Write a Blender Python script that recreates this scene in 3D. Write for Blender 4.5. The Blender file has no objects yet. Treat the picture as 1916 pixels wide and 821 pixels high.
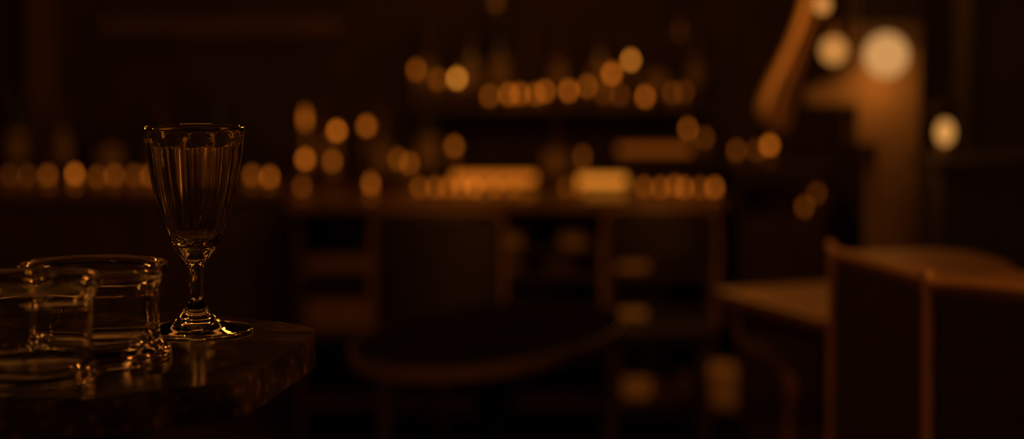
import bpy, bmesh, math, random
from mathutils import Vector, Matrix
random.seed(7)
S = bpy.context.scene
C = S.collection
PI = math.pi

# ------------------------------------------------------------------ camera, world, lights, exposure
EYE = 1.35
FPX = 3900.0
PITCH = math.atan(430.0 / FPX)
cam_d = bpy.data.cameras.new('camera')
cam = bpy.data.objects.new('camera', cam_d)
C.objects.link(cam)
cam.location = (0, 0, EYE)
cam.rotation_euler = (PI / 2 - PITCH, 0, 0)
cam_d.sensor_width = 36.0
cam_d.lens = FPX / 1916 * 36.0
cam_d.clip_start = 0.05
cam_d.dof.use_dof = True
cam_d.dof.focus_distance = 1.64
APERTURE = 0.0255
cam_d.dof.aperture_ratio = 1.1
cam_d.dof.aperture_fstop = cam_d.lens / 1000 / APERTURE
S.camera = cam

S.view_settings.view_transform = 'Standard'
S.view_settings.look = 'None'
S.view_settings.gamma = 1
S.view_settings.exposure = 0
S.view_settings.use_curve_mapping = False

world = bpy.data.worlds.new('world')
S.world = world
world.use_nodes = True
world.node_tree.nodes['Background'].inputs[0].default_value = (1.0, 0.62, 0.36, 1)
world.node_tree.nodes['Background'].inputs[1].default_value = 0.005

S.cycles.max_bounces = 12
S.cycles.transmission_bounces = 12
S.cycles.glossy_bounces = 4
S.cycles.diffuse_bounces = 3
S.cycles.caustics_reflective = False
S.cycles.caustics_refractive = False
S.cycles.sample_clamp_indirect = 4.0
S.cycles.use_denoising = True

WARM = (1.0, 0.32, 0.04)

def lamp(name, loc, power, radius, col=WARM):
    d = bpy.data.lights.new(name, 'POINT')
    d.energy = power
    d.shadow_soft_size = radius
    d.color = col
    o = bpy.data.objects.new(name, d)
    C.objects.link(o)
    o.location = loc
    return o

lamp('added_lamp_over_dining_chairs', (0.10, 4.2, 2.1), 9, 0.08)  # unseen lamp, added to light the chairs and tables
lamp('added_lamp_before_counter', (0.40, 5.1, 1.55), 8, 0.05)  # unseen lamp, added to brighten the counter shelves
lamp('added_lamp_left', (-1.25, 3.3, 2.0), 6, 0.06)  # added off-frame light from the left, no fixture
lamp('added_lamp_over_counter', (0.0, 6.3, 2.2), 2.5, 0.10)  # added off-frame light above the counter, no fixture
lamp('added_lamp_marble_side', (1.35, 1.75, 1.32), 15, 0.06)  # added low at the right to light the marble's side face
lamp('added_lamp_behind', (-0.9, 0.35, 2.1), 0.25, 0.03)  # weak light added behind the camera for glass glints
for k, (x, y, z) in enumerate([(-0.95, 2.25, 1.45), (0.85, 2.35, 1.45), (-0.82, 1.78, 1.25), (0.50, 1.30, 1.25), (-0.28, 2.75, 1.62), (-0.92, 2.7, 1.40)]):
    lamp('glint_bulb', (x, y, z), 1.0, 0.018, (1.0, 0.25, 0.025))  # unseen points added around the table for glints in the glasses
for y, e in ((2.3, 2.0), (4.3, 2.6)):          # unseen warm strips added to draw rim glints on the glasses
    _d = bpy.data.lights.new('rim_glint_strip', 'AREA')
    _d.shape = 'RECTANGLE'
    _d.size, _d.size_y = 3.0, 0.16
    _d.energy = e
    _d.color = (1.0, 0.28, 0.04)
    _o = bpy.data.objects.new('rim_glint_strip', _d)
    C.objects.link(_o)
    _o.location = (-0.3, y, 2.5)


# ------------------------------------------------------------------ helpers
def at(px, py, Y):
    """world point at depth Y (metres ahead) seen at photo pixel px, py"""
    dx = (px - 958.0) / FPX
    dy = (410.5 - py) / FPX
    d = Vector((dx, math.cos(PITCH) + dy * math.sin(PITCH), -math.sin(PITCH) + dy * math.cos(PITCH)))
    t = Y / d.y
    return Vector((d.x * t, Y, EYE + d.z * t))


def on(px, py, z):
    """world point on the horizontal plane z seen at photo pixel px, py"""
    p = at(px, py, 1.0)
    t = (z - EYE) / (p.z - EYE)
    return Vector((p.x * t, t, z))


def mat(name, color, rough=0.6, metal=0.0, noise=0.0, scale=20.0, trans=0.0, ior=1.5, coat=0.0,
        emit=None, strength=0.0, bump=0.0, stretch=(1, 1, 1), spec=0.5):
    m = bpy.data.materials.new(name)
    m.use_nodes = True
    nt = m.node_tree
    b = nt.nodes['Principled BSDF']
    b.inputs['Base Color'].default_value = (*color, 1)
    b.inputs['Roughness'].default_value = rough
    b.inputs['Metallic'].default_value = metal
    b.inputs['IOR'].default_value = ior
    b.inputs['Transmission Weight'].default_value = trans
    b.inputs['Coat Weight'].default_value = coat
    b.inputs['Specular IOR Level'].default_value = spec
    if emit:
        b.inputs['Emission Color'].default_value = (*emit, 1)
        b.inputs['Emission Strength'].default_value = strength
    if noise or bump:
        tc = nt.nodes.new('ShaderNodeTexCoord')
        mp = nt.nodes.new('ShaderNodeMapping')
        mp.inputs['Scale'].default_value = stretch
        nz = nt.nodes.new('ShaderNodeTexNoise')
        nz.inputs['Scale'].default_value = scale
        nz.inputs['Detail'].default_value = 6
        nt.links.new(tc.outputs['Object'], mp.inputs[0])
        nt.links.new(mp.outputs[0], nz.inputs['Vector'])
        if noise:
            r = nt.nodes.new('ShaderNodeValToRGB')
            lo = tuple(c * (1 - noise) for c in color)
            hi = tuple(min(1, c * (1 + noise)) for c in color)
            r.color_ramp.elements[0].position = 0.3
            r.color_ramp.elements[1].position = 0.7
            r.color_ramp.elements[0].color = (*lo, 1)
            r.color_ramp.elements[1].color = (*hi, 1)
            nt.links.new(nz.outputs['Fac'], r.inputs[0])
            nt.links.new(r.outputs[0], b.inputs['Base Color'])
        if bump:
            bp = nt.nodes.new('ShaderNodeBump')
            bp.inputs['Strength'].default_value = bump
            bp.inputs['Distance'].default_value = 0.002
            nt.links.new(nz.outputs['Fac'], bp.inputs['Height'])
            nt.links.new(bp.outputs[0], b.inputs['Normal'])
    return m


def marble_mat():
    m = mat('dark_marble', (0.05, 0.035, 0.025), rough=0.12)
    nt = m.node_tree
    b = nt.nodes['Principled BSDF']
    tc = nt.nodes.new('ShaderNodeTexCoord')
    n1 = nt.nodes.new('ShaderNodeTexNoise')
    n1.inputs['Scale'].default_value = 14
    n1.inputs['Detail'].default_value = 8
    n1.inputs['Distortion'].default_value = 1.4
    v = nt.nodes.new('ShaderNodeTexVoronoi')
    v.inputs['Scale'].default_value = 85
    r = nt.nodes.new('ShaderNodeValToRGB')
    e = r.color_ramp.elements
    e[0].position = 0.36
    e[0].color = (0.014, 0.010, 0.007, 1)
    e[1].position = 0.68
    e[1].color = (0.085, 0.06, 0.04, 1)
    r2 = nt.nodes.new('ShaderNodeValToRGB')
    r2.color_ramp.elements[0].position = 0.10
    r2.color_ramp.elements[0].color = (2.6, 2.3, 2.0, 1)
    r2.color_ramp.elements[1].position = 0.42
    r2.color_ramp.elements[1].color = (0.8, 0.8, 0.8, 1)
    mx = nt.nodes.new('ShaderNodeMix')
    mx.data_type = 'RGBA'
    mx.blend_type = 'MULTIPLY'
    mx.inputs[0].default_value = 1.0
    rr = nt.nodes.new('ShaderNodeMapRange')
    rr.inputs['To Min'].default_value = 0.06
    rr.inputs['To Max'].default_value = 0.2
    L = nt.links.new
    L(tc.outputs['Object'], n1.inputs['Vector'])
    L(tc.outputs['Object'], v.inputs['Vector'])
    L(n1.outputs['Fac'], r.inputs[0])
    L(v.outputs['Distance'], r2.inputs[0])
    L(r.outputs[0], mx.inputs[6])
    L(r2.outputs[0], mx.inputs[7])
    L(mx.outputs[2], b.inputs['Base Color'])
    L(n1.outputs['Fac'], rr.inputs['Value'])
    L(rr.outputs[0], b.inputs['Roughness'])
    return m


M = {
    'piping': mat('lit_edge_piping', (0.42, 0.27, 0.17), rough=0.5, noise=0.15, scale=40),  # pale tone stands in for light on the chair edges
    'black_top': mat('matt_black_tabletop', (0.01, 0.008, 0.007), rough=0.8, noise=0.2, scale=10, spec=0.0),
    'glass': mat('clear_glass', (1, 1, 1), rough=0.0, trans=1.0, ior=1.5),
    'marble': marble_mat(),
    'iron': mat('black_iron', (0.02, 0.018, 0.016), rough=0.5, metal=0.6),
    'floor': mat('dark_floorboards', (0.06, 0.038, 0.024), rough=0.55, noise=0.5, scale=6, stretch=(6, 1, 1)),
    'wall': mat('dark_painted_plaster', (0.042, 0.026, 0.018), rough=0.8, noise=0.25, scale=5),
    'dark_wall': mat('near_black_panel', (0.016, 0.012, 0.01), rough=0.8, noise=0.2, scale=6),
    'ceiling': mat('dark_ceiling', (0.010, 0.007, 0.005), rough=0.9, noise=0.2, scale=4),
    'trim': mat('brown_moulding', (0.10, 0.062, 0.038), rough=0.6, noise=0.2, scale=8),
    'plaster': mat('pale_plaster', (0.15, 0.105, 0.068), rough=0.8, noise=0.15, scale=9, bump=0.2),
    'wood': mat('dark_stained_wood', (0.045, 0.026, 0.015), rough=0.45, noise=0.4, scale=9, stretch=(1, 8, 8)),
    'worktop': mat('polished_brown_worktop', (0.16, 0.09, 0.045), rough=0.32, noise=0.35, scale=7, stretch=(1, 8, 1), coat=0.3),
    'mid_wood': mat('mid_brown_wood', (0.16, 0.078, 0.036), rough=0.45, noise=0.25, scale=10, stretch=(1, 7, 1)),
    'leather': mat('black_leather', (0.018, 0.013, 0.011), rough=0.55, noise=0.3, scale=60, bump=0.2),
    'tan_leather': mat('brown_leather', (0.20, 0.12, 0.075), rough=0.5, noise=0.2, scale=40, bump=0.2),
    'brown_cloth': mat('dark_brown_upholstery', (0.035, 0.022, 0.015), rough=0.8, noise=0.3, scale=80, bump=0.2),
    'linen': mat('cream_linen', (0.8, 0.62, 0.42), rough=0.9, noise=0.12, scale=50, bump=0.3),
    'card': mat('cream_card', (0.8, 0.62, 0.42), rough=0.8, noise=0.1, scale=20),
    'wicker': mat('brown_wicker', (0.20, 0.12, 0.07), rough=0.8, noise=0.4, scale=70, stretch=(1, 1, 4)),
    'china': mat('cream_china', (0.6, 0.52, 0.42), rough=0.25, noise=0.05, scale=10),
    'drape': mat('ochre_velvet', (0.55, 0.38, 0.22), rough=0.85, noise=0.2, scale=14, stretch=(5, 5, 1)),
    'brass': mat('aged_brass', (0.5, 0.32, 0.14), rough=0.35, metal=1.0, noise=0.15, scale=30),
    'wax': mat('ivory_wax', (0.45, 0.34, 0.2), rough=0.5, noise=0.05, scale=20),
    'bottle_brown': mat('brown_bottle_glass', (0.05, 0.02, 0.007), rough=0.12, noise=0.2, scale=5),
    'bottle_green': mat('green_bottle_glass', (0.015, 0.022, 0.008), rough=0.12, noise=0.2, scale=5),
    'paper': mat('bottle_label_paper', (0.30, 0.23, 0.15), rough=0.8, noise=0.2, scale=40),
    'foil': mat('bottle_foil', (0.12, 0.06, 0.03), rough=0.4, metal=0.5, noise=0.1, scale=20),
    'cup': mat('votive_cup_ceramic', (0.10, 0.06, 0.035), rough=0.4, noise=0.2, scale=20),
}
GAIN = 0.62
_em = {}


def flame_mat(level, hot=0.27, blue=None):
    blue = hot * hot * 0.3 if blue is None else blue
    key = (round(level, 2), hot, blue)
    if key not in _em:
        _em[key] = mat('flame_%03d' % len(_em), (0, 0, 0), rough=1, emit=(1.0, hot, blue), strength=level * GAIN, spec=0.0)
    return _em[key]


def tag(o, label=None, cat=None, group=None, kind=None):
    if label: o['label'] = label
    if cat: o['category'] = cat
    if group: o['group'] = group
    if kind: o['kind'] = kind
    return o


def thing(name, label, cat, loc=(0, 0, 0), rz=0.0, group=None):
    o = bpy.data.objects.new(name, None)
    o.empty_display_size = 0.05
    C.objects.link(o)
    o.location = loc
    o.rotation_euler = (0, 0, rz)
    return tag(o, label, cat, group)


def obj(name, bm, m, parent=None, smooth=False, sharp=None):
    me = bpy.data.meshes.new(name)
    bmesh.ops.recalc_face_normals(bm, faces=bm.faces[:]) if not bm.get('keep', None) else None
    bm.to_mesh(me)
    bm.free()
    if m: me.materials.append(m)
    if smooth:
        me.polygons.foreach_set('use_smooth', [True] * len(me.polygons))
        if sharp is not None:
            me.set_sharp_from_angle(angle=math.radians(sharp))
    o = bpy.data.objects.new(name, me)
    C.objects.link(o)
    if parent: o.parent = parent
    return o


class BM:
    """collects shapes of ONE part"""
    def __init__(self): self.b = bmesh.new()
    def get(self, k, d=None): return d

    def box(self, x0, x1, y0, y1, z0, z1, bev=0.0, rot=None):
        t = bmesh.new()
        bmesh.ops.create_cube(t, size=1)
        for v in t.verts:
            v.co = Vector(((x0 + x1) / 2 + v.co.x * (x1 - x0), (y0 + y1) / 2 + v.co.y * (y1 - y0), (z0 + z1) / 2 + v.co.z * (z1 - z0)))
        if bev:
            bmesh.ops.bevel(t, geom=t.edges[:], offset=bev, segments=3, profile=0.5, affect='EDGES')
        if rot: t.transform(rot)
        self.merge(t)
        return self

    def merge(self, t):
        me = bpy.data.meshes.new('tmp')
        t.to_mesh(me)
        t.free()
        self.b.from_mesh(me)
        bpy.data.meshes.remove(me)

    def lathe(self, prof, seg=32, cx=0, cy=0, close=False):
        """prof: list of (r, z); r==0 closes at the axis"""
        b = self.b
        rings = []
        for r, z in prof:
            if r <= 1e-7:
                rings.append([b.verts.new((cx, cy, z))])
            else:
                rings.append([b.verts.new((cx + r * math.cos(2 * PI * i / seg), cy + r * math.sin(2 * PI * i / seg), z)) for i in range(seg)])
        prs = list(zip(rings, rings[1:]))
        if close: prs.append((rings[-1], rings[0]))
        for a, c in prs:
            for i in range(seg):
                j = (i + 1) % seg
                if len(a) == 1 and len(c) == 1: continue
                if len(a) == 1: b.faces.new((a[0], c[j], c[i]))
                elif len(c) == 1: b.faces.new((a[i], a[j], c[0]))
                else: b.faces.new((a[i], a[j], c[j], c[i]))
        return self

    def tube(self, pts, r, seg=10):
        b = self.b
        pts = [Vector(p) for p in pts]
        rad = r if isinstance(r, (list, tuple)) else [r] * len(pts)
        rings = []
        up = Vector((0.13, 0.21, 1)).normalized()
        for i, p in enumerate(pts):
            t = (pts[min(i + 1, len(pts) - 1)] - pts[max(i - 1, 0)]).normalized()
            u = t.cross(up)
            if u.length < 1e-3: u = t.cross(Vector((1, 0, 0)))
            u.normalize()
            w = t.cross(u).normalized()
            rings.append([b.verts.new(p + (u * math.cos(2 * PI * k / seg) + w * math.sin(2 * PI * k / seg)) * rad[i]) for k in range(seg)])
        for a, c in zip(rings, rings[1:]):
            for k in range(seg):
                b.faces.new((a[k], a[(k + 1) % seg], c[(k + 1) % seg], c[k]))
        b.faces.new(rings[0])
        b.faces.new(rings[-1])
        return self

    def prism(self, poly, z0, z1, bev=0.0):
        """horizontal polygon extruded from z0 to z1"""
        t = bmesh.new()
        lo = [t.verts.new((x, y, z0)) for x, y in poly]
        hi = [t.verts.new((x, y, z1)) for x, y in poly]
        n = len(poly)
        f0 = t.faces.new(lo)
        f1 = t.faces.new(hi)
        for i in range(n):
            t.faces.new((lo[i], lo[(i + 1) % n], hi[(i + 1) % n], hi[i]))
        if bev:
            es = list(f0.edges) + list(f1.edges)
            bmesh.ops.bevel(t, geom=es, offset=bev, segments=3, profile=0.5, affect='EDGES')
        self.merge(t)
        return self

    def prism_y(self, poly, y0, y1):
        """polygon in x,z extruded along y"""
        t = bmesh.new()
        lo = [t.verts.new((x, y0, z)) for x, z in poly]
        hi = [t.verts.new((x, y1, z)) for x, z in poly]
        n = len(poly)
        t.faces.new(lo)
        t.faces.new(hi)
        for i in range(n):
            t.faces.new((lo[i], lo[(i + 1) % n], hi[(i + 1) % n], hi[i]))
        self.merge(t)
        return self


def part(name, B, m, parent=None, smooth=False, sharp=35):
    bmesh.ops.recalc_face_normals(B.b, faces=B.b.faces[:])
    me = bpy.data.meshes.new(name)
    B.b.to_mesh(me)
    B.b.free()
    me.materials.append(m)
    if smooth:
        me.polygons.foreach_set('use_smooth', [True] * len(me.polygons))
        if sharp: me.set_sharp_from_angle(angle=math.radians(sharp))
    o = bpy.data.objects.new(name, me)
    C.objects.link(o)
    if parent: o.parent = parent
    return o


def part_open(name, B, m, parent):
    """smooth part whose face winding is already right (open glass shells)"""
    me = bpy.data.meshes.new(name)
    B.b.to_mesh(me)
    B.b.free()
    me.materials.append(m)
    me.polygons.foreach_set('use_smooth', [True] * len(me.polygons))
    o = bpy.data.objects.new(name, me)
    C.objects.link(o)
    o.parent = parent
    return o


def dup(root, loc=None, rz=None, label=None, group=None):
    r = root.copy()
    C.objects.link(r)
    if loc is not None: r.location = loc
    if rz is not None: r.rotation_euler = (0, 0, rz)
    if label: r['label'] = label
    if group: r['group'] = group
    for ch in list(root.children):
        c = ch.copy()
        C.objects.link(c)
        c.parent = r
        for g in list(ch.children):
            d = g.copy()
            C.objects.link(d)
            d.parent = c
    return r


def catmull(pts, n=6):
    P = [Vector(p) for p in pts]
    out = []
    for i in range(len(P) - 1):
        p0 = P[max(i - 1, 0)]; p1 = P[i]; p2 = P[i + 1]; p3 = P[min(i + 2, len(P) - 1)]
        for k in range(n):
            t = k / n
            out.append(0.5 * ((2 * p1) + (p2 - p0) * t + (2 * p0 - 5 * p1 + 4 * p2 - p3) * t * t + (3 * p1 - p0 - 3 * p2 + p3) * t ** 3))
    out.append(P[-1])
    return out


def round_poly(pts, radii, n=10):
    out = []
    N = len(pts)
    for i in range(N):
        p = Vector(pts[i]); a = (Vector(pts[i - 1]) - p); b = (Vector(pts[(i + 1) % N]) - p)
        r = radii[i]
        if r <= 0:
            out.append(tuple(p)); continue
        an = a.normalized(); bn = b.normalized()
        d = min(r, a.length * 0.45, b.length * 0.45)
        s = p + an * d; e = p + bn * d
        for k in range(n + 1):
            t = k / n
            q = s * (1 - t) ** 2 + p * 2 * t * (1 - t) + e * t * t
            out.append((q.x, q.y))
    return out


def struct(name, B, m, **kw):
    return tag(part(name, B, m, **kw), kind='structure')


# ------------------------------------------------------------------ room shell
BACK = 7.0
struct('floor', BM().box(-2.4, 1.7, -1.2, BACK + 0.1, -0.05, 0.0), M['floor'])
struct('ceiling', BM().box(-2.4, 1.7, -1.2, BACK + 0.1, 2.7, 2.75), M['ceiling'])
struct('wall_back', BM().box(-2.4, 1.7, BACK, BACK + 0.1, 0, 2.7), M['wall'])
struct('wall_left', BM().box(-2.4, -2.3, -1.2, BACK, 0, 2.7), M['wall'])
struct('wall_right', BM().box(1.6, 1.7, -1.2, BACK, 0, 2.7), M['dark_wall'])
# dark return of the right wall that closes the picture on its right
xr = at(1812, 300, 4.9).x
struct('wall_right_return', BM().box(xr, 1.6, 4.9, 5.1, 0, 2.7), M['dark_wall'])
# pale upright and rail moulding on the back wall
p0 = at(42, 160, 6.9); p1 = at(100, 160, 6.9)
struct('trim_1', BM().box(p0.x, p1.x, BACK - 0.07, BACK, 0, 2.7, bev=0.008), M['trim'])
a = at(180, 62, 6.97); b = at(640, 30, 6.97)
struct('trim_2', BM().box(a.x, b.x, BACK - 0.05, BACK, a.z - 0.01, a.z + 0.05, bev=0.012), M['trim'])

# ------------------------------------------------------------------ arch pier on the right with corbel
PY = 4.75
def ppx(px, py): q = at(px, py, PY); return (q.x, q.z)
B = BM()
x0 = ppx(1642, 300)[0]; x1 = ppx(1718, 300)[0]; xc = ppx(1604, 240)[0]
ztp = ppx(1650, 42)[1]
B.box(x0, x1, PY, PY + 0.16, 0, ztp)
B.box(xc, x0, PY, PY + 0.16, ppx(1604, 268)[1], ztp)
B.prism_y([ppx(1516, 196), ppx(1516, 176), ppx(1580, 150), ppx(1604, 118), ppx(1604, 196)], PY, PY + 0.16)
struct('trim_3', B, M['plaster'])
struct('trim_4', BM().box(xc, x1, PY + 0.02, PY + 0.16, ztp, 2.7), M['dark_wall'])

# ------------------------------------------------------------------ marble table in the foreground
TZ = 1.35 - 0.2686
TH = 0.0265
def tp(px, py):
    q = on(px, py, TZ); return (q.x, q.y)
poly = [tp(456, 711.5), tp(611, 612), tp(440, 592.5), tp(-260, 550), tp(-420, 640), tp(-330, 800)]
cxy = Vector(tp(170, 655))
t = thing('pub_table', 'dark marble pub table with angled rounded corners under the glasses', 'table', (cxy.x, cxy.y, 0))
poly_l = [(x - cxy.x, y - cxy.y) for x, y in poly]
pl = round_poly(poly_l, [0.014, 0.05, 0.05, 0.06, 0.05, 0.05])
part('tabletop', BM().prism(pl, TZ - TH, TZ, bev=0.0016), M['marble'], t, smooth=True, sharp=30)
part('column', BM().lathe([(0.0, 0.03), (0.06, 0.03), (0.045, 0.06), (0.032, 0.12), (0.032, TZ - TH - 0.08), (0.05, TZ - TH - 0.03), (0.12, TZ - TH - 0.0005), (0, TZ - TH - 0.0005)], 32), M['iron'], t, smooth=True)
part('base', BM().lathe([(0, 0), (0.24, 0), (0.24, 0.012), (0.2, 0.022), (0.06, 0.032), (0, 0.032)], 48), M['iron'], t, smooth=True)

# ------------------------------------------------------------------ fluted stem glass
G = on(368, 619, TZ)
PX = 1.0 / 2378 * 1.0
g = thing('stem_glass', 'tall clear fluted stem glass standing alone on the marble table', 'glass', (G.x, G.y, TZ + 0.0004), 0.12)
NF = 11
SEG = NF * 14
def zy(y): return (618.6 - y) * PX * 1.005
bowl_o = [(238.2, 94.2), (236.2, 95.2), (238.5, 95.6), (244, 95), (252, 94), (262, 92.8), (275, 91.2), (292, 89), (310, 86.4), (330, 83), (350, 79), (370, 74.5), (390, 69.5), (410, 64), (428, 58), (440, 53), (446, 50.5), (450, 48), (453, 46), (457, 43.5), (462, 40.5), (468, 37), (475, 31.5), (482, 25), (488, 19.5)]
bowl_i = [(238.2, 94.2), (237.5, 92.6), (240, 91), (250, 89.2), (270, 86), (300, 81.4), (330, 76), (360, 69.5), (390, 61.5), (415, 53), (435, 44), (446, 36), (451, 28), (454, 18), (455, 8), (455.2, 0)]
def interp_ring(b, y, r, flute):
    z = zy(y)
    vs = []
    for i in range(SEG):
        th = 2 * PI * i / SEG
        rr = r * PX
        if flute > 0:
            ph = (th * NF / (2 * PI)) % 1.0
            s = math.sin(PI * ph)
            # arch-topped concave flutes
            top = 252 + 5 * (1 - s)
            k = min(1, max(0, (y - top) / 14.0)) * min(1, max(0, (449 - y) / 8.0))
            rr -= 0.00135 * s ** 0.8 * k
        vs.append(b.verts.new((rr * math.cos(th), rr * math.sin(th), z)))
    return vs
def skin(b, rings, flip=False):
    for a, c in zip(rings, rings[1:]):
        n = max(len(a), len(c))
        for i in range(n):
            j = (i + 1) % n
            if len(a) == 1: f = (a[0], c[j], c[i])
            elif len(c) == 1: f = (a[i], a[j], c[0])
            else: f = (a[i], a[j], c[j], c[i])
            b.faces.new(f[::-1] if flip else f)
def dens(prof, n=3):
    out = []
    for (y0, r0), (y1, r1) in zip(prof, prof[1:]):
        for k in range(n): out.append((y0 + (y1 - y0) * k / n, r0 + (r1 - r0) * k / n))
    return out + [prof[-1]]
def smooth_prof(prof, n=4):
    return [(v.x, v.y) for v in catmull([(y, r, 0) for y, r in prof], n)]
B = BM(); b = B.b
po = smooth_prof(bowl_o[2:], 4)
outer = [interp_ring(b, y, r, 1) for y, r in po]
lip = [interp_ring(b, y, r, 0) for y, r in bowl_o[1::-1]]
pi_ = smooth_prof(bowl_i[:-1], 3)[1:]
inner = [interp_ring(b, y, r, 0) for y, r in pi_] + [[b.verts.new((0, 0, zy(455.2)))]]
rings = outer[::-1] + lip + inner          # bottom opening -> outside up -> over the lip -> down the inside
skin(b, rings, flip=False)
part_open('bowl', B, M['glass'], g)
stem_p = smooth_prof([(488, 19.5), (493, 17.2), (500, 15.8), (512, 14.6), (530, 13.6), (548, 13.4), (556, 13.7), (561, 14.8), (565, 16.2), (569, 18.2), (576, 22.5), (584, 28.5), (592, 35), (597, 40)], 3)
B = BM(); b = B.b
skin(b, [interp_ring(b, y, r, 0) for y, r in stem_p][::-1])
part_open('stem', B, M['glass'], g)
foot_p = smooth_prof([(597, 40), (600, 46), (603.5, 56), (607, 70), (610, 86), (612.2, 98), (613.2, 103.5), (614.6, 106), (616.4, 106.3), (618, 105), (618.4, 102)], 3) + [(618.3, 70), (617.5, 40), (617, 15)]
B = BM(); b = B.b
skin(b, ([interp_ring(b, y, r, 0) for y, r in foot_p] + [[b.verts.new((0, 0, zy(617)))]])[::-1])
part_open('foot', B, M['glass'], g)

# ------------------------------------------------------------------ two low spool-shaped glasses
def spool(label, loc, h, rw, rr, rf, rz):
    t = thing('low_glass', label, 'glass', loc, rz, 'low glasses on the marble table')
    w = 0.0030
    f0 = h - 0.0072
    out_w = catmull([(rw + 0.006, 0.0085, 0), (rw + 0.0016, 0.0125, 0), (rw, 0.019, 0), (rw - 0.0005, h * 0.5, 0), (rw, h - 0.021, 0), (rw + 0.0014, h - 0.0145, 0), (rw + 0.0042, f0 - 0.001, 0)], 4)
    in_w = catmull([(rw + 0.0005, h - 0.0012, 0), (rw - w + 0.0012, h - 0.0065, 0), (rw - w, h - 0.016, 0), (rw - w - 0.0004, h * 0.5, 0), (rw - w, 0.022, 0), (rw - w - 0.002, 0.0125, 0), (rw - w - 0.008, 0.0088, 0), (0.006, 0.0080, 0)], 4)
    wall = ([(v.x, v.y) for v in out_w] + [(rw + 0.0052, f0), (rr - 0.0012, f0 + 0.0004), (rr - 0.0003, f0 + 0.0007), (rr, f0 + 0.0016), (rr, h - 0.0014), (rr - 0.0003, h - 0.0005), (rr - 0.0012, h), (rw + 0.0016, h - 0.0003)]
            + [(v.x, v.y) for v in in_w] + [(0, 0.0080)])
    foot = [(0, 0.0010), (rf * 0.5, 0.0008), (rf * 0.9, 0.0002), (rf - 0.0012, 0.0), (rf - 0.0003, 0.0004), (rf, 0.0012), (rf, 0.0040), (rf - 0.0003, 0.0048), (rf - 0.0012, 0.0053), (rw + 0.0085, 0.0072), (rw + 0.006, 0.0085)]
    def sm(pr): return pr
    for nm, pr in (('wall', wall), ('foot', foot)):
        B = BM(); b = B.b
        pr = sm(pr)
        rings = []
        for r, z in pr:
            if r < 1e-6: rings.append([b.verts.new((0, 0, z))])
            else: rings.append([b.verts.new((r * math.cos(2 * PI * i / 96), r * math.sin(2 * PI * i / 96), z)) for i in range(96)])
        skin(b, rings)
        part_open(nm, B, M['glass'], t)
    return t
q = on(178, 668, TZ)
spool('low clear glass with flared rim and foot, beside the tall stem glass', (q.x, q.y, TZ + 0.0004), 0.0695, 0.0475, 0.0545, 0.056, 0)
q = on(68, 717, TZ)
spool('low clear glass at the left picture edge, in front of the other low glass', (q.x, q.y, TZ + 0.0004), 0.0745, 0.0395, 0.0465, 0.0445, 0)

# ------------------------------------------------------------------ bar counter and sideboards along the back
CZ = 0.747
CY0, CY1 = 6.0, 6.62
xl = at(532, 380, CY0).x; xrgt = at(1358, 375, CY0).x
t = thing('bar_counter', 'long open-shelved bar counter behind the dining chairs, covered with lights', 'counter', ((xl + xrgt) / 2, 6.3, 0))
ox, oy = -(xl + xrgt) / 2, -6.3
def cb(x0, x1, y0, y1, z0, z1, bev=0.0): return BM().box(x0 + ox, x1 + ox, y0 + oy, y1 + oy, z0, z1, bev)
part('worktop', cb(xl, xrgt, CY0, CY1, CZ - 0.035, CZ, 0.006), M['worktop'], t)
part('back_panel', cb(xl + 0.03, xrgt - 0.03, CY1 - 0.06, CY1 - 0.03, 0, CZ - 0.0355), M['wood'], t)
for k, xx in enumerate((xl + 0.02, -0.22, 0.27, xrgt - 0.045)):
    part('side_panel', cb(xx, xx + 0.025, CY0 + 0.05, CY1 - 0.061, 0, CZ - 0.0355), M['wood'], t)
SH1 = at(600, 506, 6.12).z; SH2 = at(600, 614, 6.12).z; SH3 = 0.135; SH0 = at(1000, 462, 6.12).z
def bay(i): return ((xl + 0.046, -0.221), (-0.194, 0.269), (0.296, xrgt - 0.046))[i]
for i in range(3):
    for z in (SH1, SH2, SH3):
        if i == 1 and z == SH2: pass
        part('shelf', cb(bay(i)[0], bay(i)[1], CY0 + 0.06, CY1 - 0.062, z - 0.018, z), M['wood'], t)
part('shelf', cb(bay(1)[0], bay(1)[1], CY0 + 0.06, CY1 - 0.062, SH0 - 0.014, SH0), M['wood'], t)

# left sideboard
LY0, LY1 = 6.34, 6.86
a0 = -2.1; a1 = xl - 0.015
t = thing('sideboard', 'dark sideboard along the wall left of the bar counter', 'sideboard', ((a0 + a1) / 2, 6.6, 0))
ox, oy = -(a0 + a1) / 2, -6.6
part('worktop', cb(a0, a1, LY0, LY1, CZ - 0.035, CZ, 0.006), M['worktop'], t)
part('body', cb(a0 + 0.02, a1 - 0.02, LY0 + 0.04, LY1 - 0.01, 0.06, CZ - 0.0355), M['wood'], t)
part('plinth', cb(a0 + 0.06, a1 - 0.06, LY0 + 0.08, LY1 - 0.03, 0, 0.0599), M['wood'], t)
w = (a1 - a0 - 0.08) / 3
for k in range(3):
    d = part('door', cb(a0 + 0.04 + k * w + 0.006, a0 + 0.04 + (k + 1) * w - 0.006, LY0 + 0.02, LY0 + 0.0395, 0.09, CZ - 0.06, 0.004), M['wood'], t)
    kx = a0 + 0.04 + k * w + 0.05
    part('knob', BM().lathe([(0, 0), (0.006, 0), (0.006, 0.012), (0.013, 0.018), (0.013, 0.026), (0, 0.03)], 16), M['brass'], d, smooth=True).matrix_local = Matrix.Translation((kx + ox, LY0 + 0.02 + oy, 0.42)) @ Matrix.Rotation(PI / 2, 4, 'X')

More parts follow.
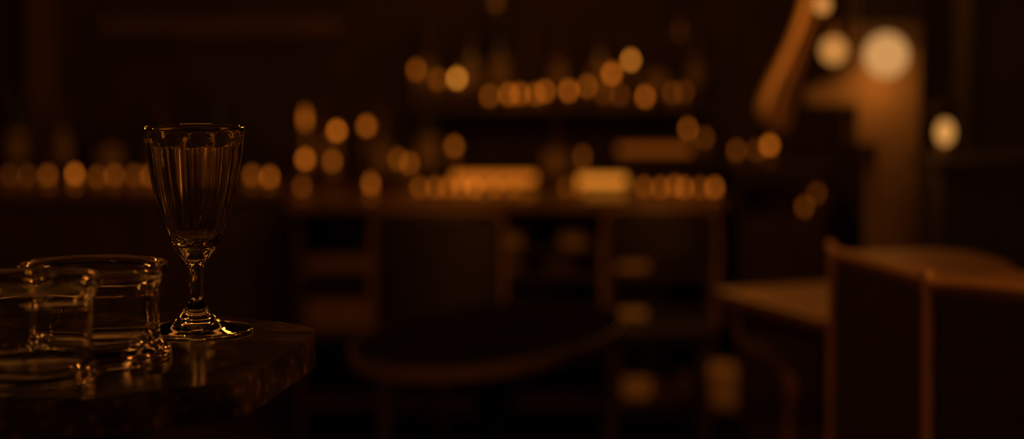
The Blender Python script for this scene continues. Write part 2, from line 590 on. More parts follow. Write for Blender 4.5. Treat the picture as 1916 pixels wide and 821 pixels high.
# right cabinet with a lit niche
KX0, KX1 = at(1372, 300, 6.3).x, at(1556, 300, 6.3).x
KZ = at(1440, 303, 6.3).z
NZ0, NZ1 = at(1440, 404, 6.33).z, at(1440, 342, 6.33).z
t = thing('niche_cabinet', 'dark cabinet with a lit open niche, right of the bar counter', 'cabinet', ((KX0 + KX1) / 2, 6.5, 0))
ox, oy = -(KX0 + KX1) / 2, -6.5
part('top', cb(KX0 - 0.008, KX1 + 0.008, 6.28, 6.72, KZ - 0.03, KZ, 0.004), M['wood'], t)
B = BM()
B.box(KX0 + ox, KX0 + 0.02 + ox, 6.3 + oy, 6.7 + oy, 0, KZ - 0.0305)
B.box(KX1 - 0.02 + ox, KX1 + ox, 6.3 + oy, 6.7 + oy, 0, KZ - 0.0305)
B.box(KX0 + ox, KX1 + ox, 6.3 + oy, 6.7 + oy, NZ1, KZ - 0.0305)
B.box(KX0 + ox, KX1 + ox, 6.3 + oy, 6.7 + oy, 0, NZ0)
part('carcass', B, M['wood'], t)
part('niche_back', cb(KX0 + 0.02, KX1 - 0.02, 6.46, 6.48, NZ0, NZ1), M['plaster'], t)  # pale tone stands in for candlelight on the niche back
d = part('door', cb(KX0 + 0.012, KX1 - 0.012, 6.282, 6.2995, 0.08, NZ0 - 0.02, 0.004), M['wood'], t)
part('knob', BM().lathe([(0, 0), (0.006, 0), (0.006, 0.012), (0.012, 0.02), (0, 0.026)], 16), M['brass'], d, smooth=True).matrix_local = Matrix.Translation((KX0 + 0.04 + ox, 6.282 + oy, 0.36)) @ Matrix.Rotation(PI / 2, 4, 'X')

# wall shelves
def wall_shelf(label, px0, px1, py, Y0):
    z = at((px0 + px1) / 2, py, Y0 + 0.1).z
    x0 = at(px0, py, Y0).x; x1 = at(px1, py, Y0).x
    t = thing('wall_shelf', label, 'shelf', ((x0 + x1) / 2, BACK, z))
    w = (x1 - x0) / 2
    part('board', BM().box(-w, w, Y0 - BACK, -0.0005, -0.022, 0, 0.003), M['wood'], t)
    for s in (-0.8, 0.8):
        part('bracket', BM().prism_y([(0, -0.0225), (0.012, -0.0225), (0.012, -0.1), (0, -0.1)], Y0 - BACK + 0.12, -0.0005), M['iron'], t).location.x = s * w
    return z
S1 = wall_shelf('long upper wall shelf crowded with candles and bottles', 776, 1322, 193, 6.72)
S2 = wall_shelf('short lower wall shelf at the right end of the bar counter', 1134, 1345, 297, 6.70)

# ------------------------------------------------------------------ candles: flames on stands, some standing in for glints on bottles
def flame_bm(r, h, z0):
    pr = [(0, z0), (r * 0.62, z0 + h * 0.08), (r, z0 + h * 0.3), (r * 0.86, z0 + h * 0.52), (r * 0.5, z0 + h * 0.76), (r * 0.18, z0 + h * 0.93), (0, z0 + h)]
    return BM().lathe(pr, 10)

def candle(px, py, Y, zs, level, label, group, r=0.0085, h=0.026, hot=0.23):
    """a flame at photo pixel px,py and depth Y, on the surface at height zs"""
    p = at(px, py, Y)
    zf = p.z - h * 0.42 - zs
    if zf < 0.03:       # tealight
        t = thing('tealight_candle', label, 'candle', (p.x, Y, zs + 0.0005), 0, group)
        hc = max(0.009, zf - 0.004)
        part('cup', BM().lathe([(0, 0), (0.018, 0), (0.0185, hc), (0.0172, hc), (0.017, hc * 0.75), (0, hc * 0.75)], 20), M['brass'], t, smooth=True)
        part('wax', BM().lathe([(0, hc * 0.76), (0.0165, hc * 0.76), (0.0165, hc * 0.9), (0, hc * 0.92)], 16), M['wax'], t, smooth=True)
        zb = max(zf, hc * 0.95)
    elif zf < 0.075:     # votive candle in a little cup
        t = thing('votive_candle', label, 'candle', (p.x, Y, zs + 0.0005), 0, group)
        part('cup', BM().lathe([(0, 0), (0.017, 0), (0.022, zf * 0.55), (0.0205, zf * 0.55), (0.016, 0.004), (0, 0.004)], 20), M['cup'], t, smooth=True)
        part('wax', BM().lathe([(0, 0.0045), (0.0155, 0.0045), (0.0155, zf - 0.006), (0.013, zf - 0.004), (0, zf - 0.006)], 16), M['wax'], t, smooth=True)
        zb = zf
    else:                # taper in a brass candlestick
        t = thing('taper_candle', label, 'candle', (p.x, Y, zs + 0.0005), 0, group)
        hs = zf * 0.5
        part('candlestick', BM().lathe([(0, 0), (0.026, 0), (0.026, 0.004), (0.009, 0.010), (0.005, 0.018), (0.007, hs * 0.45), (0.005, hs * 0.6), (0.006, hs - 0.012), (0.013, hs - 0.006), (0.013, hs), (0, hs)], 20), M['brass'], t, smooth=True)
        part('wax', BM().lathe([(0, hs + 0.0002), (0.0085, hs + 0.0002), (0.0075, zf - 0.004), (0.004, zf - 0.002), (0, zf - 0.003)], 14), M['wax'], t, smooth=True)
        zb = zf
    f = part('flame', flame_bm(r, h, zb), flame_mat(level, hot), t, smooth=True)
    part('wick', BM().lathe([(0, zb - 0.006), (0.0008, zb - 0.006), (0.0008, zb + 0.002), (0, zb + 0.002)], 6), M['iron'], f)
    return t

ORD = ['first', 'second', 'third', 'fourth', 'fifth', 'sixth', 'seventh', 'eighth', 'ninth', 'tenth', 'eleventh', 'twelfth', 'thirteenth', 'fourteenth', 'fifteenth', 'sixteenth', 'seventeenth', 'eighteenth', 'nineteenth', 'twentieth']
def row(items, Y, zs, where, group, hot=0.23, dim=1.0):
    items = [(it[0], it[1], it[2] * dim) + tuple(it[3:]) for it in items]
    items = sorted(items)
    for i, it in enumerate(items):
        px, py, lv = it[:3]
        yy = Y + (it[3] if len(it) > 3 and it[3] else 0)
        kw = it[4] if len(it) > 4 else {}
        word = 'bright' if lv > 5 else ('dim' if lv < 1.6 else 'small')
        candle(px, py, yy, zs, lv, '%s lit candle %s, %s from the left' % (word, where, ORD[i]), group, hot=kw.pop('hot', hot), **kw)

row([(18, 330, 0.8), (52, 331, 0.9), (90, 331, 2.2), (140, 326, 5.5), (182, 346, 1.7, -0.06), (214, 336, 2.2), (252, 336, 1.6), (282, 334, 2.6), (472, 346, 2.4), (505, 353, 3.6, -0.06)], 6.56, CZ,
    'on the dark sideboard left of the counter', 'candles on the sideboard', dim=0.8)
row([(571, 222, 1.5, 0.16, dict(r=0.009, h=0.06)), (571, 298, 3.4, 0.1, dict(r=0.011)), (622, 302, 2.0, 0, {}), (630, 245, 4.0, 0.1, dict(r=0.012, h=0.024)), (686, 236, 2.4, 0.1, dict(r=0.012)), (565, 360, 1.0, -0.2, {}), (694, 352, 2.0, -0.15, dict(h=0.035)),  # the tall flame at the left stands in for a bottle glint
     (745, 298, 1.7, 0.1, {}), (766, 306, 2.1, 0.15, {}), (850, 274, 2.0, 0.15, dict(r=0.01))], 6.38, CZ,
    'on the left half of the bar counter', 'candles on the left of the bar counter')
row([(785, 362, 2.4), (815, 358, 3.0), (838, 362, 2.8), (862, 352, 3.2), (888, 360, 4.2), (925, 356, 2.6), (960, 358, 2.0), (1060, 366, 1.2), (1085, 362, 1.6), (1205, 350, 2.6), (1236, 352, 2.8), (1262, 348, 3.0), (1280, 356, 3.4), (1310, 360, 2.0), (1337, 363, 4.0)], 6.15, CZ,
    'along the front of the bar counter', 'tealights along the bar counter front', dim=0.68)
row([(779, 131, 2.0, 0, dict(r=0.009, h=0.03)), (820, 149, 1.7), (855, 147, 6.2, 0, dict(r=0.011, hot=0.33)), (916, 180, 2.2), (952, 177, 3.6), (973, 176, 3.4), (1002, 176, 2.8), (1020, 171, 3.4), (1064, 170, 4.2), (1098, 162, 2.6), (1145, 138, 4.6, 0, dict(r=0.010)), (1180, 113, 5.0, 0, dict(r=0.011, hot=0.31)), (1207, 181, 3.8), (1160, 178, 0.9), (1130, 176, 0.8), (1258, 174, 1.2), (1280, 172, 0.9)], 6.82, S1,  # many of these flames stand in for glints on bottles
    'for a light spot on the long upper wall shelf', 'candles on the upper wall shelf')
row([(1287, 241, 2.4), (1318, 258, 1.1)], 6.8, S2, 'on the short lower wall shelf', 'candles on the lower wall shelf')
row([(1378, 286, 1.2), (1440, 272, 3.6, 0, dict(r=0.011)), (1415, 290, 0.8)], 6.5, KZ, 'on top of the niche cabinet', 'candles on the niche cabinet')
row([(1505, 387, 2.2, 0, {}), (1529, 362, 1.8, 0.05, {})], 6.38, NZ0, 'inside the cabinet niche', 'candles in the cabinet niche', dim=0.5)
candle(1090, 292, 6.45, CZ, 1.0, 'dim lit taper candle on the bar counter between the two light bars', None)

# light bars: low glowing boxes standing in for bright strips
def light_bar(label, px0, px1, py0, py1, Y, zs, level, hot=0.24):
    a = at(px0, py0, Y); b = at(px1, py1, Y)
    cx = (a.x + b.x) / 2
    t = thing('light_bar', label, 'lamp', (cx, Y, zs + 0.0005), 0, 'low light bars behind the counter')
    w = (b.x - a.x) / 2
    z0 = max(0.008, b.z - zs); z1 = a.z - zs
    part('base', BM().box(-w - 0.006, w + 0.006, -0.018, 0.018, 0, z0 - 0.0003, 0.002), M['iron'], t)
    part('diffuser', BM().box(-w, w, -0.014, 0.014, z0, z1, 0.006), flame_mat(level, hot), t, smooth=True)
light_bar('long warm light bar at the middle of the bar counter', 846, 1002, 326, 341, 6.42, CZ, 1.15)
light_bar('short bright light bar on the bar counter, right of the long one', 1082, 1172, 330, 352, 6.38, CZ, 1.5, 0.3)
light_bar('thin dim light bar on the short lower wall shelf', 1156, 1294, 273, 287, 6.78, S2, 0.32, 0.21)

# ------------------------------------------------------------------ bottles
def bottle_proto(name, label, h, r, neck, glass, shoulder=0.62, lab=True):
    t = thing(name, label, 'bottle')
    pr = [(0, 0.002), (r * 0.8, 0), (r, 0.006), (r, h * shoulder), (r * 0.9, h * (shoulder + 0.05)), (r * 0.55, h * (shoulder + 0.11)), (neck, h * (shoulder + 0.17)), (neck * 0.95, h * 0.93), (neck * 1.2, h * 0.935), (neck * 1.2, h * 0.96), (0, h * 0.96)]
    part('body', BM().lathe(pr, 24), glass, t, smooth=True)
    if lab: part('label', BM().lathe([(r + 0.0004, h * 0.18), (r + 0.0004, h * 0.5), (r + 0.0001, h * 0.5), (r + 0.0001, h * 0.18)], 24, close=True), M['paper'], t, smooth=True)
    part('cap', BM().lathe([(0, h * 0.9605), (neck * 1.1, h * 0.9605), (neck * 1.1, h * 0.995), (neck * 0.9, h), (0, h)], 16), M['foil'], t, smooth=True)
    return t
pro = [bottle_proto('wine_bottle', '', 0.29, 0.036, 0.013, M['bottle_green']),
       bottle_proto('spirit_bottle', '', 0.25, 0.040, 0.014, M['bottle_brown'], 0.66),
       bottle_proto('squat_bottle', '', 0.19, 0.046, 0.013, M['bottle_brown'], 0.55),
       bottle_proto('slim_bottle', '', 0.27, 0.027, 0.012, M['bottle_brown'], 0.7)]
used = set()
def bottles(items, Y, zs, where, group):
    kinds = ['green wine bottle', 'brown spirit bottle', 'squat brown bottle', 'slim brown bottle']
    items = sorted(items)
    last = -999; n = 0
    for i, (px, k, dy) in enumerate(items):
        x = at(px, 300, Y + dy).x
        if px - last < 52: continue
        last = px; i = n; n += 1
        lab = '%s %s, %s bottle from the left' % (kinds[k], where, ORD[i])
        if k not in used:
            used.add(k)
            o = pro[k]
            o.location = (x, Y + dy, zs + 0.0005); o['label'] = lab; o['group'] = group
        else:
            dup(pro[k], (x, Y + dy, zs + 0.0005), random.random() * 6, lab, group)
bottles([(800, 3, 0), (838, 0, 0.0), (880, 1, 0), (934, 0, 0), (985, 2, 0.0), (1045, 3, 0), (1083, 0, 0), (1122, 1, 0.0), (1232, 2, 0), (1270, 0, 0), (1301, 3, 0)], 6.915, S1, 'for a light spot on the long upper wall shelf', 'bottles on the upper wall shelf')
bottles([(30, 0, 0), (75, 1, 0), (118, 3, 0), (164, 0, 0), (205, 2, 0), (252, 0, 0), (300, 1, 0), (345, 3, 0), (410, 0, 0), (455, 2, 0)], 6.74, CZ, 'at the back of the dark sideboard', 'bottles on the sideboard')
bottles([(604, 3, 0.19), (652, 1, 0.14), (714, 3, 0.0), (735, 2, 0.18), (800, 0, 0.15), (1040, 2, 0.16)], 6.40, CZ, 'at the back of the bar counter', 'bottles on the bar counter')

# ------------------------------------------------------------------ things on the open counter shelves, made up for glints there
def linen(name, label, cat, px0, px1, py0, Y, zs, depth, m, layers, group=None):
    a = at(px0, py0, Y); b = at(px1, py0, Y)
    t = thing(name, label, cat, ((a.x + b.x) / 2, Y + depth / 2, zs + 0.0005), 0, group)
    w = (b.x - a.x) / 2; h = a.z - zs
    for k in range(layers):
        z0 = h * k / layers
        j = random.uniform(-0.004, 0.004)
        part('folded_cloth', BM().box(-w + abs(j), w - abs(j), -depth / 2 + abs(j), depth / 2, z0 + 0.0006, h * (k + 1) / layers - 0.0004, min(0.005, h / layers * 0.35)), m, t, smooth=True)
    return t
gl = 'pale stacks for glints on the counter shelves'
linen('glint_stack', 'wide cloth stack for a glint on the upper counter shelf, far left bay', 'linen', 568, 688, 484, 6.12, SH1, 0.18, M['wicker'], 2, gl)
linen('glint_stack', 'small pale stack for a glint on the short shelf under the middle of the counter, left', 'linen', 934, 982, 438, 6.12, SH0, 0.14, M['linen'], 2, gl)
linen('glint_stack', 'small pale stack for a glint under the middle of the counter, lower left', 'linen', 934, 982, 488, 6.12, SH1, 0.14, M['linen'], 2, gl)
linen('glint_stack', 'small pale stack for a glint on the short shelf under the middle of the counter, right', 'linen', 1046, 1098, 434, 6.12, SH0, 0.14, M['linen'], 2, gl)
linen('glint_stack', 'small pale stack for a glint under the middle of the counter, lower right', 'linen', 1016, 1076, 486, 6.12, SH1, 0.14, M['linen'], 2, gl)
linen('glint_stack', 'pale stack for a glint seen through the right dining chair gap, upper shelf', 'linen', 1152, 1216, 496, 6.12, SH1, 0.14, M['linen'], 2, gl)
linen('glint_stack', 'pale stack for a glint lying on the seat of the right dining chair', 'linen', 1160, 1214, 590, 5.50, 0.4755, 0.10, M['linen'], 2)
linen('glint_stack', 'pale stack for a glint on the bottom shelf of the right bay', 'linen', 1164, 1222, 712, 6.14, SH3, 0.14, M['linen'], 2, gl)

a = at(572, 556, 6.12); b = at(688, 556, 6.12)
t = thing('wicker_basket', 'brown wicker basket on the middle counter shelf, far left bay', 'basket', ((a.x + b.x) / 2, 6.24, SH2 + 0.0005))
w = (b.x - a.x) / 2; h = a.z - SH2
B = BM()
B.box(-w, w, -0.11, 0.11, 0, 0.008)
B.box(-w, w, -0.11, -0.102, 0.008, h); B.box(-w, w, 0.102, 0.11, 0.008, h)
B.box(-w, -w + 0.008, -0.102, 0.102, 0.008, h); B.box(w - 0.008, w, -0.102, 0.102, 0.008, h)
part('body', B, M['wicker'], t)
part('rim', BM().tube([(-w, -0.106, h), (w, -0.106, h), (w, 0.106, h), (-w, 0.106, h), (-w, -0.106, h)], 0.006, 8), M['wicker'], t, smooth=True)

YB = 5.87
a = at(1310, 692, YB - 0.06); b = at(1379, 692, YB - 0.06)
zb = at(1344, 763, YB - 0.06).z
cx = (a.x + b.x) / 2
t = thing('step_stool', 'low dark wooden step stool at the right front of the bar counter', 'stool', (cx, YB, 0))
part('board', BM().box(-0.085, 0.085, -0.095, 0.095, zb - 0.018, zb, 0.003), M['wood'], t)
for sx in (-1, 1):
    for sy in (-1, 1):
        part('leg', BM().tube([(sx * 0.065, sy * 0.075, zb - 0.0185), (sx * 0.075, sy * 0.085, 0)], [0.012, 0.009], 8), M['wood'], t, smooth=True)
t = thing('storage_box', 'square pale lidded box on the low step stool', 'box', (cx, YB, zb + 0.0005))
w = (b.x - a.x) / 2; h = a.z - zb
part('body', BM().box(-w, w, -0.06, 0.06, 0, h * 0.74, 0.002), M['card'], t)
part('lid', BM().box(-w - 0.002, w + 0.002, -0.062, 0.062, h * 0.745, h, 0.003), M['card'], t)
for px, top, lab in ((1246, 708, 'small brown jar beside the pale stack on the bottom counter shelf'), (1282, 690, 'taller brown jar right of the small jar on the bottom counter shelf')):
    p = at(px, top, 6.14)
    t = thing('storage_jar', lab, 'jar', (p.x, 6.16, SH3 + 0.0005), 0, 'jars on the bottom counter shelf')
    h = p.z - SH3
    part('body', BM().lathe([(0, 0), (0.014, 0), (0.016, 0.004), (0.016, h * 0.72), (0.012, h * 0.8), (0, h * 0.8)], 20), M['wicker'], t, smooth=True)
    part('lid', BM().lathe([(0, h * 0.801), (0.0135, h * 0.801), (0.0135, h), (0, h)], 20), M['brass'], t, smooth=True)

# ------------------------------------------------------------------ dining chairs in front of the counter
def dining_chair(label, loc, w, rz, ztop=0.79, zlow=0.476):
    t = thing('dining_chair', label, 'chair', loc, rz, 'dining chairs at the bar counter')
    hw = w / 2
    # camera is on the -y side: the back stands there, the seat towards +y
    part('seat', BM().box(-hw, hw, 0.02, 0.36, 0.42, 0.475, 0.016), M['leather'], t, smooth=True)
    n = 10
    B = BM()
    tb = bmesh.new()
    outer = []
    for zz in (zlow, ztop - 0.02, ztop - 0.004, ztop):
        ring = []
        for i in range(n + 1):
            u = -1 + 2 * i / n
            tz = 0.004 if zz == ztop else 0
            ring.append((u * (hw - (0.012 if zz >= ztop - 0.004 else 0)), -0.03 + 0.05 * u * u + tz, zz - 0.028 * abs(u) ** 6 * (zz > 0.6)))
        back = [(x, y + 0.03 - 0.008 * (zz >= ztop), z) for x, y, z in ring][::-1]
        outer.append([tb.verts.new(p) for p in ring + back])
    for a, c in zip(outer, outer[1:]):
        m = len(a)
        for i in range(m): tb.faces.new((a[i], a[(i + 1) % m], c[(i + 1) % m], c[i]))
    tb.faces.new(outer[0]); tb.faces.new(outer[-1])
    B.merge(tb)
    part('backrest', B, M['leather'], t, smooth=True, sharp=50)
    pts = [(-hw - 0.006, 0.028, 0.46), (-hw - 0.006, 0.026, ztop - 0.06), (-hw + 0.012, 0.016, ztop - 0.014), (-hw + 0.05, -0.005, ztop + 0.004), (0, -0.016, ztop + 0.006), (hw - 0.05, -0.005, ztop + 0.004), (hw - 0.012, 0.016, ztop - 0.014), (hw + 0.006, 0.026, ztop - 0.06), (hw + 0.006, 0.028, 0.46)]
    part('back_frame', BM().tube(catmull(pts, 5), 0.0095, 10), M['tan_leather'], t, smooth=True)
    for sx in (-1, 1):
        for y0, y1 in ((0.05, 0.0), (0.33, 0.35)):
            part('leg', BM().tube([(sx * (hw - 0.03), y0, 0.4195), (sx * (hw - 0.01), y1, 0.0)], [0.016, 0.011], 10), M['wood'], t, smooth=True)
    part('stretcher', BM().box(-hw + 0.03, hw - 0.03, 0.185, 0.205, 0.2, 0.225).box(-hw + 0.015, -hw + 0.033, 0.03, 0.34, 0.2, 0.225).box(hw - 0.033, hw - 0.015, 0.03, 0.34, 0.2, 0.225), M['wood'], t)
    return t
q0 = at(818, 392, 5.4)
dining_chair('dark dining chair before the bar counter, left of the other', (q0.x, 5.4, 0), 0.33, 0.0, at(818, 396, 5.4).z)
q1 = at(1238, 392, 5.4)
dining_chair('dark dining chair before the bar counter, right of the other', (q1.x, 5.4, 0), 0.285, 0.0, at(1238, 392, 5.4).z, at(1238, 488, 5.4).z)

# ------------------------------------------------------------------ oval table with a pale edge
OZ = 0.72
OA, OB = 0.405, 0.215
t = thing('oval_table', 'dark oval table with a brass edge before the left dining chair', 'table', (-0.036, 3.83, 0), 1.176)
def ell(a, b, n=64): return [(a * math.cos(2 * PI * i / n), b * math.sin(2 * PI * i / n)) for i in range(n)]
part('tabletop', BM().prism(ell(OA - 0.004, OB - 0.004), OZ - 0.022, OZ, 0.003), M['black_top'], t, smooth=True, sharp=40)
B = BM(); tb = bmesh.new()
r0 = ell(OA - 0.0035, OB - 0.0035); r1 = ell(OA, OB)
vs = [[tb.verts.new((x, y, z)) for x, y in rr] for rr, z in ((r0, OZ - 0.026), (r1, OZ - 0.026), (r1, OZ - 0.001), (r0, OZ - 0.001))]
for k in range(4):
    a_, c_ = vs[k], vs[(k + 1) % 4]
    for i in range(64): tb.faces.new((a_[i], a_[(i + 1) % 64], c_[(i + 1) % 64], c_[i]))
B.merge(tb)
part('edge_band', B, M['trim'], t, smooth=True, sharp=40)
part('column', BM().lathe([(0, 0.02), (0.05, 0.02), (0.03, 0.08), (0.026, 0.5), (0.05, OZ - 0.04), (0.1, OZ - 0.0265), (0, OZ - 0.0265)], 24), M['iron'], t, smooth=True)
part('base', BM().lathe([(0, 0), (0.18, 0), (0.18, 0.012), (0.06, 0.022), (0, 0.022)], 32), M['iron'], t, smooth=True)

# ------------------------------------------------------------------ square table with a lit top
SZ = 0.78
k0 = on(1334, 541, SZ)
d1 = (on(1570, 603, SZ) - on(1400, 557, SZ)).normalized()
d2 = Vector((-d1.y, d1.x, 0))
if d2.y < 0: d2 = -d2
ang = math.atan2(d2.y, d2.x)
L1, L2 = 0.44, 0.50
ctr = k0 + d1 * L1 / 2 + d2 * L2 / 2
t = thing('square_table', 'small wooden table with a lit top and curved legs, left of the armchairs', 'table', (ctr.x, ctr.y, 0), ang)
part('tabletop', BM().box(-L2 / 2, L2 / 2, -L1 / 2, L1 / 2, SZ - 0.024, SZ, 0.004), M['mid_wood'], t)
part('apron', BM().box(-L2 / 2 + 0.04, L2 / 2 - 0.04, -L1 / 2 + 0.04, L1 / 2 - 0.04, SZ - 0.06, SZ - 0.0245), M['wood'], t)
for sx in (-1, 1):
    for sy in (-1, 1):
        x, y = sx * (L2 / 2 - 0.035), sy * (L1 / 2 - 0.035)
        pts = [(x, y, SZ - 0.0245), (x, y, SZ - 0.06), (x - sx * 0.01, y - sy * 0.01, SZ - 0.10), (x - sx * 0.05, y - sy * 0.05, SZ - 0.125), (x - sx * 0.075, y - sy * 0.075, SZ - 0.18), (x - sx * 0.07, y - sy * 0.07, SZ - 0.32), (x - sx * 0.035, y - sy * 0.035, 0.1), (x, y, 0.0)]
        part('leg', BM().tube(catmull(pts, 5), 0.013, 10), M['tan_leather'], t, smooth=True)

# ------------------------------------------------------------------ two upholstered armchairs, seen from behind
def lounge_chair(label, corner, dvec, L, ztop, thick):
    """corner: far left end of the rear top edge; dvec: direction of the rear panel towards the camera; the chair faces away from us"""
    d = Vector((dvec[0], dvec[1], 0)).normalized()
    f = Vector((-d.y, d.x, 0))              # facing direction
    org = corner + d * L / 2
    t = thing('lounge_chair', label, 'chair', (org.x, org.y, 0), math.atan2(d.y, d.x), 'upholstered chairs at the right')
    # local x runs along d, local y along f
    hl = L / 2
    B = BM(); tb = bmesh.new()
    def outline(sc, z, puff):
        pts = []
        n = 16
        for i in range(n + 1):
            u = -1 + 2 * i / n
            pts.append((u * hl * sc, 0.0, z))
        for i in range(n + 1):
            u = 1 - 2 * i / n
            pts.append((u * hl * sc, 0.018 + puff * (1 - abs(u) ** 2.6) ** 0.6, z + 0.016 * (1 - u * u) * (z > 0.6)))
        return pts
    rows_ = [(0.93, 0.30, thick * 0.8), (0.965, 0.6, thick * 0.9), (1.0, ztop - 0.03, thick), (0.995, ztop - 0.008, thick * 0.98), (0.975, ztop, thick * 0.9)]
    rings = [[tb.verts.new(p) for p in outline(*r)] for r in rows_]
    for a, c in zip(rings, rings[1:]):
        m = len(a)
        for i in range(m): tb.faces.new((a[i], a[(i + 1) % m], c[(i + 1) % m], c[i]))
    tb.faces.new(rings[0]); tb.faces.new(rings[-1])
    B.merge(tb)
    part('backrest', B, M['tan_leather'], t, smooth=True, sharp=50)
    # dark rear panel inside the piping
    tb = bmesh.new()
    B = BM()
    co = [(-hl * 0.93 + 0.012, 0.30), (hl * 0.93 - 0.012, 0.30), (hl - 0.012, ztop - 0.016), (-hl + 0.012, ztop - 0.016)]
    B.prism_y(co, -0.006, -0.0003)
    part('rear_panel', B, M['brown_cloth'], t)
    pp = [(-hl * 0.93, -0.003, 0.30), (-hl * 0.965, -0.003, 0.6), (-hl * 0.995, -0.003, ztop - 0.02), (-hl * 0.97, -0.003, ztop - 0.003), (0, -0.003, ztop - 0.001), (hl * 0.97, -0.003, ztop - 0.003), (hl * 0.995, -0.003, ztop - 0.02), (hl * 0.965, -0.003, 0.6), (hl * 0.93, -0.003, 0.30)]
    part('piping', BM().tube(catmull(pp, 4), 0.0085, 8), M['piping'], t, smooth=True)
    part('seat', BM().box(-hl * 0.92, hl * 0.92, 0.03, 0.46, 0.34, 0.47, 0.03), M['tan_leather'], t, smooth=True)
    for sx in (-1, 1):
        for y0, y1 in ((0.05, 0.02), (0.42, 0.44)):
            part('leg', BM().tube([(sx * hl * 0.8, y0, 0.335), (sx * hl * 0.86, y1, 0.0)], [0.018, 0.011], 10), M['wood'], t, smooth=True)
    return t
ZA = 0.95
ca = on(1563, 470, ZA)
lounge_chair('dark upholstered chair with piping toned as lit, the farther of the two at the right', ca, (0.283, -0.959), 0.43, ZA, 0.13)
ZB = 1.0
cb_ = on(1740, 524, ZB)
lounge_chair('dark upholstered chair with piping toned as lit, the nearer one at the right picture edge', cb_, (0.74, -0.67), 0.43, ZB, 0.10)

# ------------------------------------------------------------------ drape tied back, left of the pier
B = BM(); b = B.b
DY = 4.9
top_l, top_r = at(1500, 20, DY), at(1545, 20, DY)
rowsd = []
path = [(1516, 1560, -260), (1512, 1556, -60), (1494, 1536, 30), (1470, 1512, 90), (1444, 1500, 140), (1424, 1494, 180), (1418, 1486, 208), (1428, 1480, 228), (1446, 1474, 243)]
path = [(v.x, v.y, v.z) for v in catmull(path, 4)]
NN = 28
for (l, r, y) in path:
    A = at(l, y, DY); D = at(r, y, DY)
    front = []
    for i in range(NN + 1):
        u = i / NN
        x = A.x + (D.x - A.x) * u
        fold = 0.014 * math.sin(u * 3.0 * 2 * PI + 0.4)
        front.append((x, DY + fold - 0.03 * math.sin(PI * u), A.z))
    back = [(x, y_ + 0.012, z) for x, y_, z in front][::-1]
    rowsd.append([b.verts.new(p) for p in front + back])
for a_, c_ in zip(rowsd, rowsd[1:]):
    m = len(a_)
    for i in range(m): b.faces.new((a_[i], a_[(i + 1) % m], c_[(i + 1) % m], c_[i]))
b.faces.new(rowsd[0]); b.faces.new(rowsd[-1])
t = thing('curtain', 'ochre drape slanting down beside the lit pier', 'curtain', (0, 0, 0))
part('drape', B, M['drape'], t, smooth=True, sharp=60)
ztop = at(1516, -260, DY).z
part('rod', BM().tube([(at(1470, 0, DY).x, DY, ztop + 0.01), (at(1600, 0, DY).x, DY, ztop + 0.01)], 0.012, 12), M['brass'], t, smooth=True)
part('hanger', BM().tube([(at(1535, 0, DY).x, DY, ztop + 0.015), (at(1535, 0, DY).x, DY, 2.6998)], 0.006, 8), M['brass'], t, smooth=True)

# ------------------------------------------------------------------ globe wall lamp on the pier, pendants, lantern
p = at(1658, 103, 4.675)
t = thing('globe_wall_lamp', 'large glowing globe lamp on the pale pier', 'lamp', (p.x, p.y, p.z))
def sphere_prof(r, n=16): return [(r * math.sin(PI * i / n), -r * math.cos(PI * i / n)) for i in range(n + 1)]
part('globe', BM().lathe(sphere_prof(0.049), 32), flame_mat(1.0, 0.48, 0.15), t, smooth=True, sharp=None)
lamp('added_pier_light', (p.x - 0.012, p.y - 0.015, p.z - 0.07), 0.62, 0.008)  # extra point light added to brighten the pier below the globe
part('arm', BM().tube([(0, 0.048, 0.0), (0, PY - 4.675 - 0.006, 0.0)], 0.006, 10), M['brass'], t, smooth=True)
part('wall_plate', BM().box(-0.02, 0.02, PY - 4.675 - 0.007, PY - 4.675 - 0.0003, -0.025, 0.025), M['brass'], t)

def pendant(label, px, py, Y, r, level, hot):
    p = at(px, py, Y)
    t = thing('pendant_lamp', label, 'lamp', (p.x, p.y, p.z), 0, 'pendant bulbs')
    part('bulb', BM().lathe(sphere_prof(r), 24), flame_mat(level, hot, hot * hot * 0.55), t, smooth=True, sharp=None)
    part('socket', BM().lathe([(0, r * 0.96), (r * 0.45, r * 0.96), (r * 0.4, r * 0.96 + 0.03), (0, r * 0.96 + 0.035)], 16), M['brass'], t, smooth=True)
    part('cord', BM().tube([(0, 0, r + 0.03), (0, 0, 2.6998 - p.z)], 0.002, 6), M['iron'], t)
pendant('round glowing pendant bulb left of the large globe lamp', 1560, 94, 4.5, 0.029, 0.95, 0.40)
pendant('glowing pendant bulb cut by the top edge, above the drape', 1539, 9, 4.4, 0.016, 1.35, 0.38)
pendant('dim pendant bulb at the top edge above the wall shelf', 928, 6, 6.2, 0.012, 0.32, 0.26)
pendant('faint pendant bulb above the right end of the wall shelf', 1272, 62, 6.4, 0.011, 0.16, 0.26)

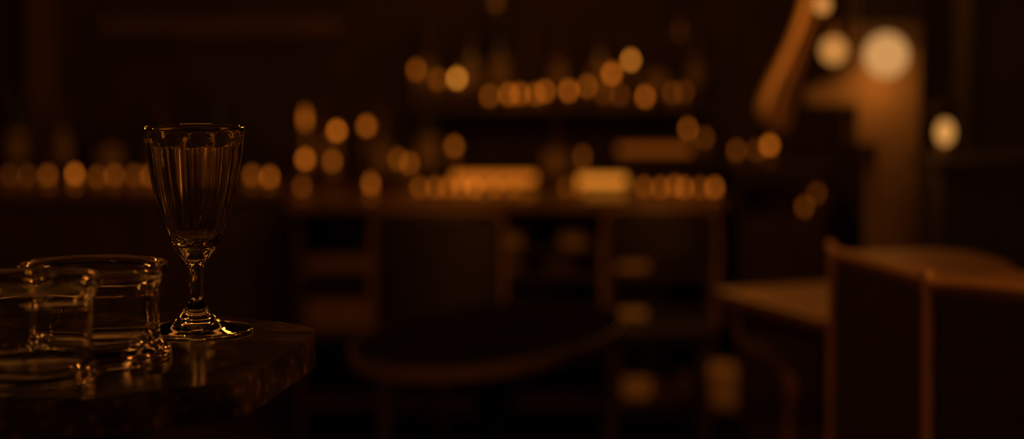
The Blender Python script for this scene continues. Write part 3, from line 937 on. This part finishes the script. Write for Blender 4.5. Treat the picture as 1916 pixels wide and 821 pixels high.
p = at(1768, 246, 4.6)
base = at(1768, 290, 4.6)
x0 = at(1732, 300, 4.6).x
t = thing('side_cabinet', 'tall narrow dark cabinet under the glowing lantern', 'cabinet', (x0 + 0.15, 4.62, 0))
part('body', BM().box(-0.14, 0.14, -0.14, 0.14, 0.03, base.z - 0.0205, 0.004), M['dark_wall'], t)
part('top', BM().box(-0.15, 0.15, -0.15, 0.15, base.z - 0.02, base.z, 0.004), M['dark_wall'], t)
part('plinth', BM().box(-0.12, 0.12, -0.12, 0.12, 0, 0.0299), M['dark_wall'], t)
t = thing('candle_lantern', 'glowing candle lantern on the cabinet at the far right', 'lantern', (p.x, 4.6, base.z + 0.0005))
hl_ = p.z - base.z
part('base', BM().lathe([(0, 0), (0.043, 0), (0.043, 0.008), (0, 0.01)], 24), M['iron'], t, smooth=True)
part('candle', BM().lathe([(0, 0.0105), (0.014, 0.0105), (0.014, hl_ - 0.028), (0, hl_ - 0.03)], 16), M['wax'], t, smooth=True)
part('glowing_glass', BM().lathe([(r_, z_ + hl_ - 0.027 + 0.025) for r_, z_ in [(0.019 * math.sin(PI * i / 14) ** 0.8, -0.025 * math.cos(PI * i / 14)) for i in range(15)]], 24), flame_mat(1.25, 0.43, 0.10), t, smooth=True, sharp=None)
for k in range(4):
    a_ = PI / 4 + k * PI / 2
    part('post', BM().tube([(0.04 * math.cos(a_), 0.04 * math.sin(a_), 0.0085), (0.04 * math.cos(a_), 0.04 * math.sin(a_), hl_ + 0.045)], 0.002, 6), M['iron'], t)
part('roof', BM().lathe([(0, hl_ + 0.0455), (0.045, hl_ + 0.0455), (0.02, hl_ + 0.06), (0.006, hl_ + 0.07), (0, hl_ + 0.07)], 24), M['iron'], t, smooth=True)
part('ring', BM().tube([(0.008 * math.cos(2 * PI * i / 16), 0, hl_ + 0.078 + 0.008 * math.sin(2 * PI * i / 16)) for i in range(17)], 0.0015, 6), M['iron'], t, smooth=True)

# prototypes of bottle kinds that were never placed
for k, o in enumerate(pro):
    if k not in used:
        for ch in list(o.children): bpy.data.objects.remove(ch)
        bpy.data.objects.remove(o)
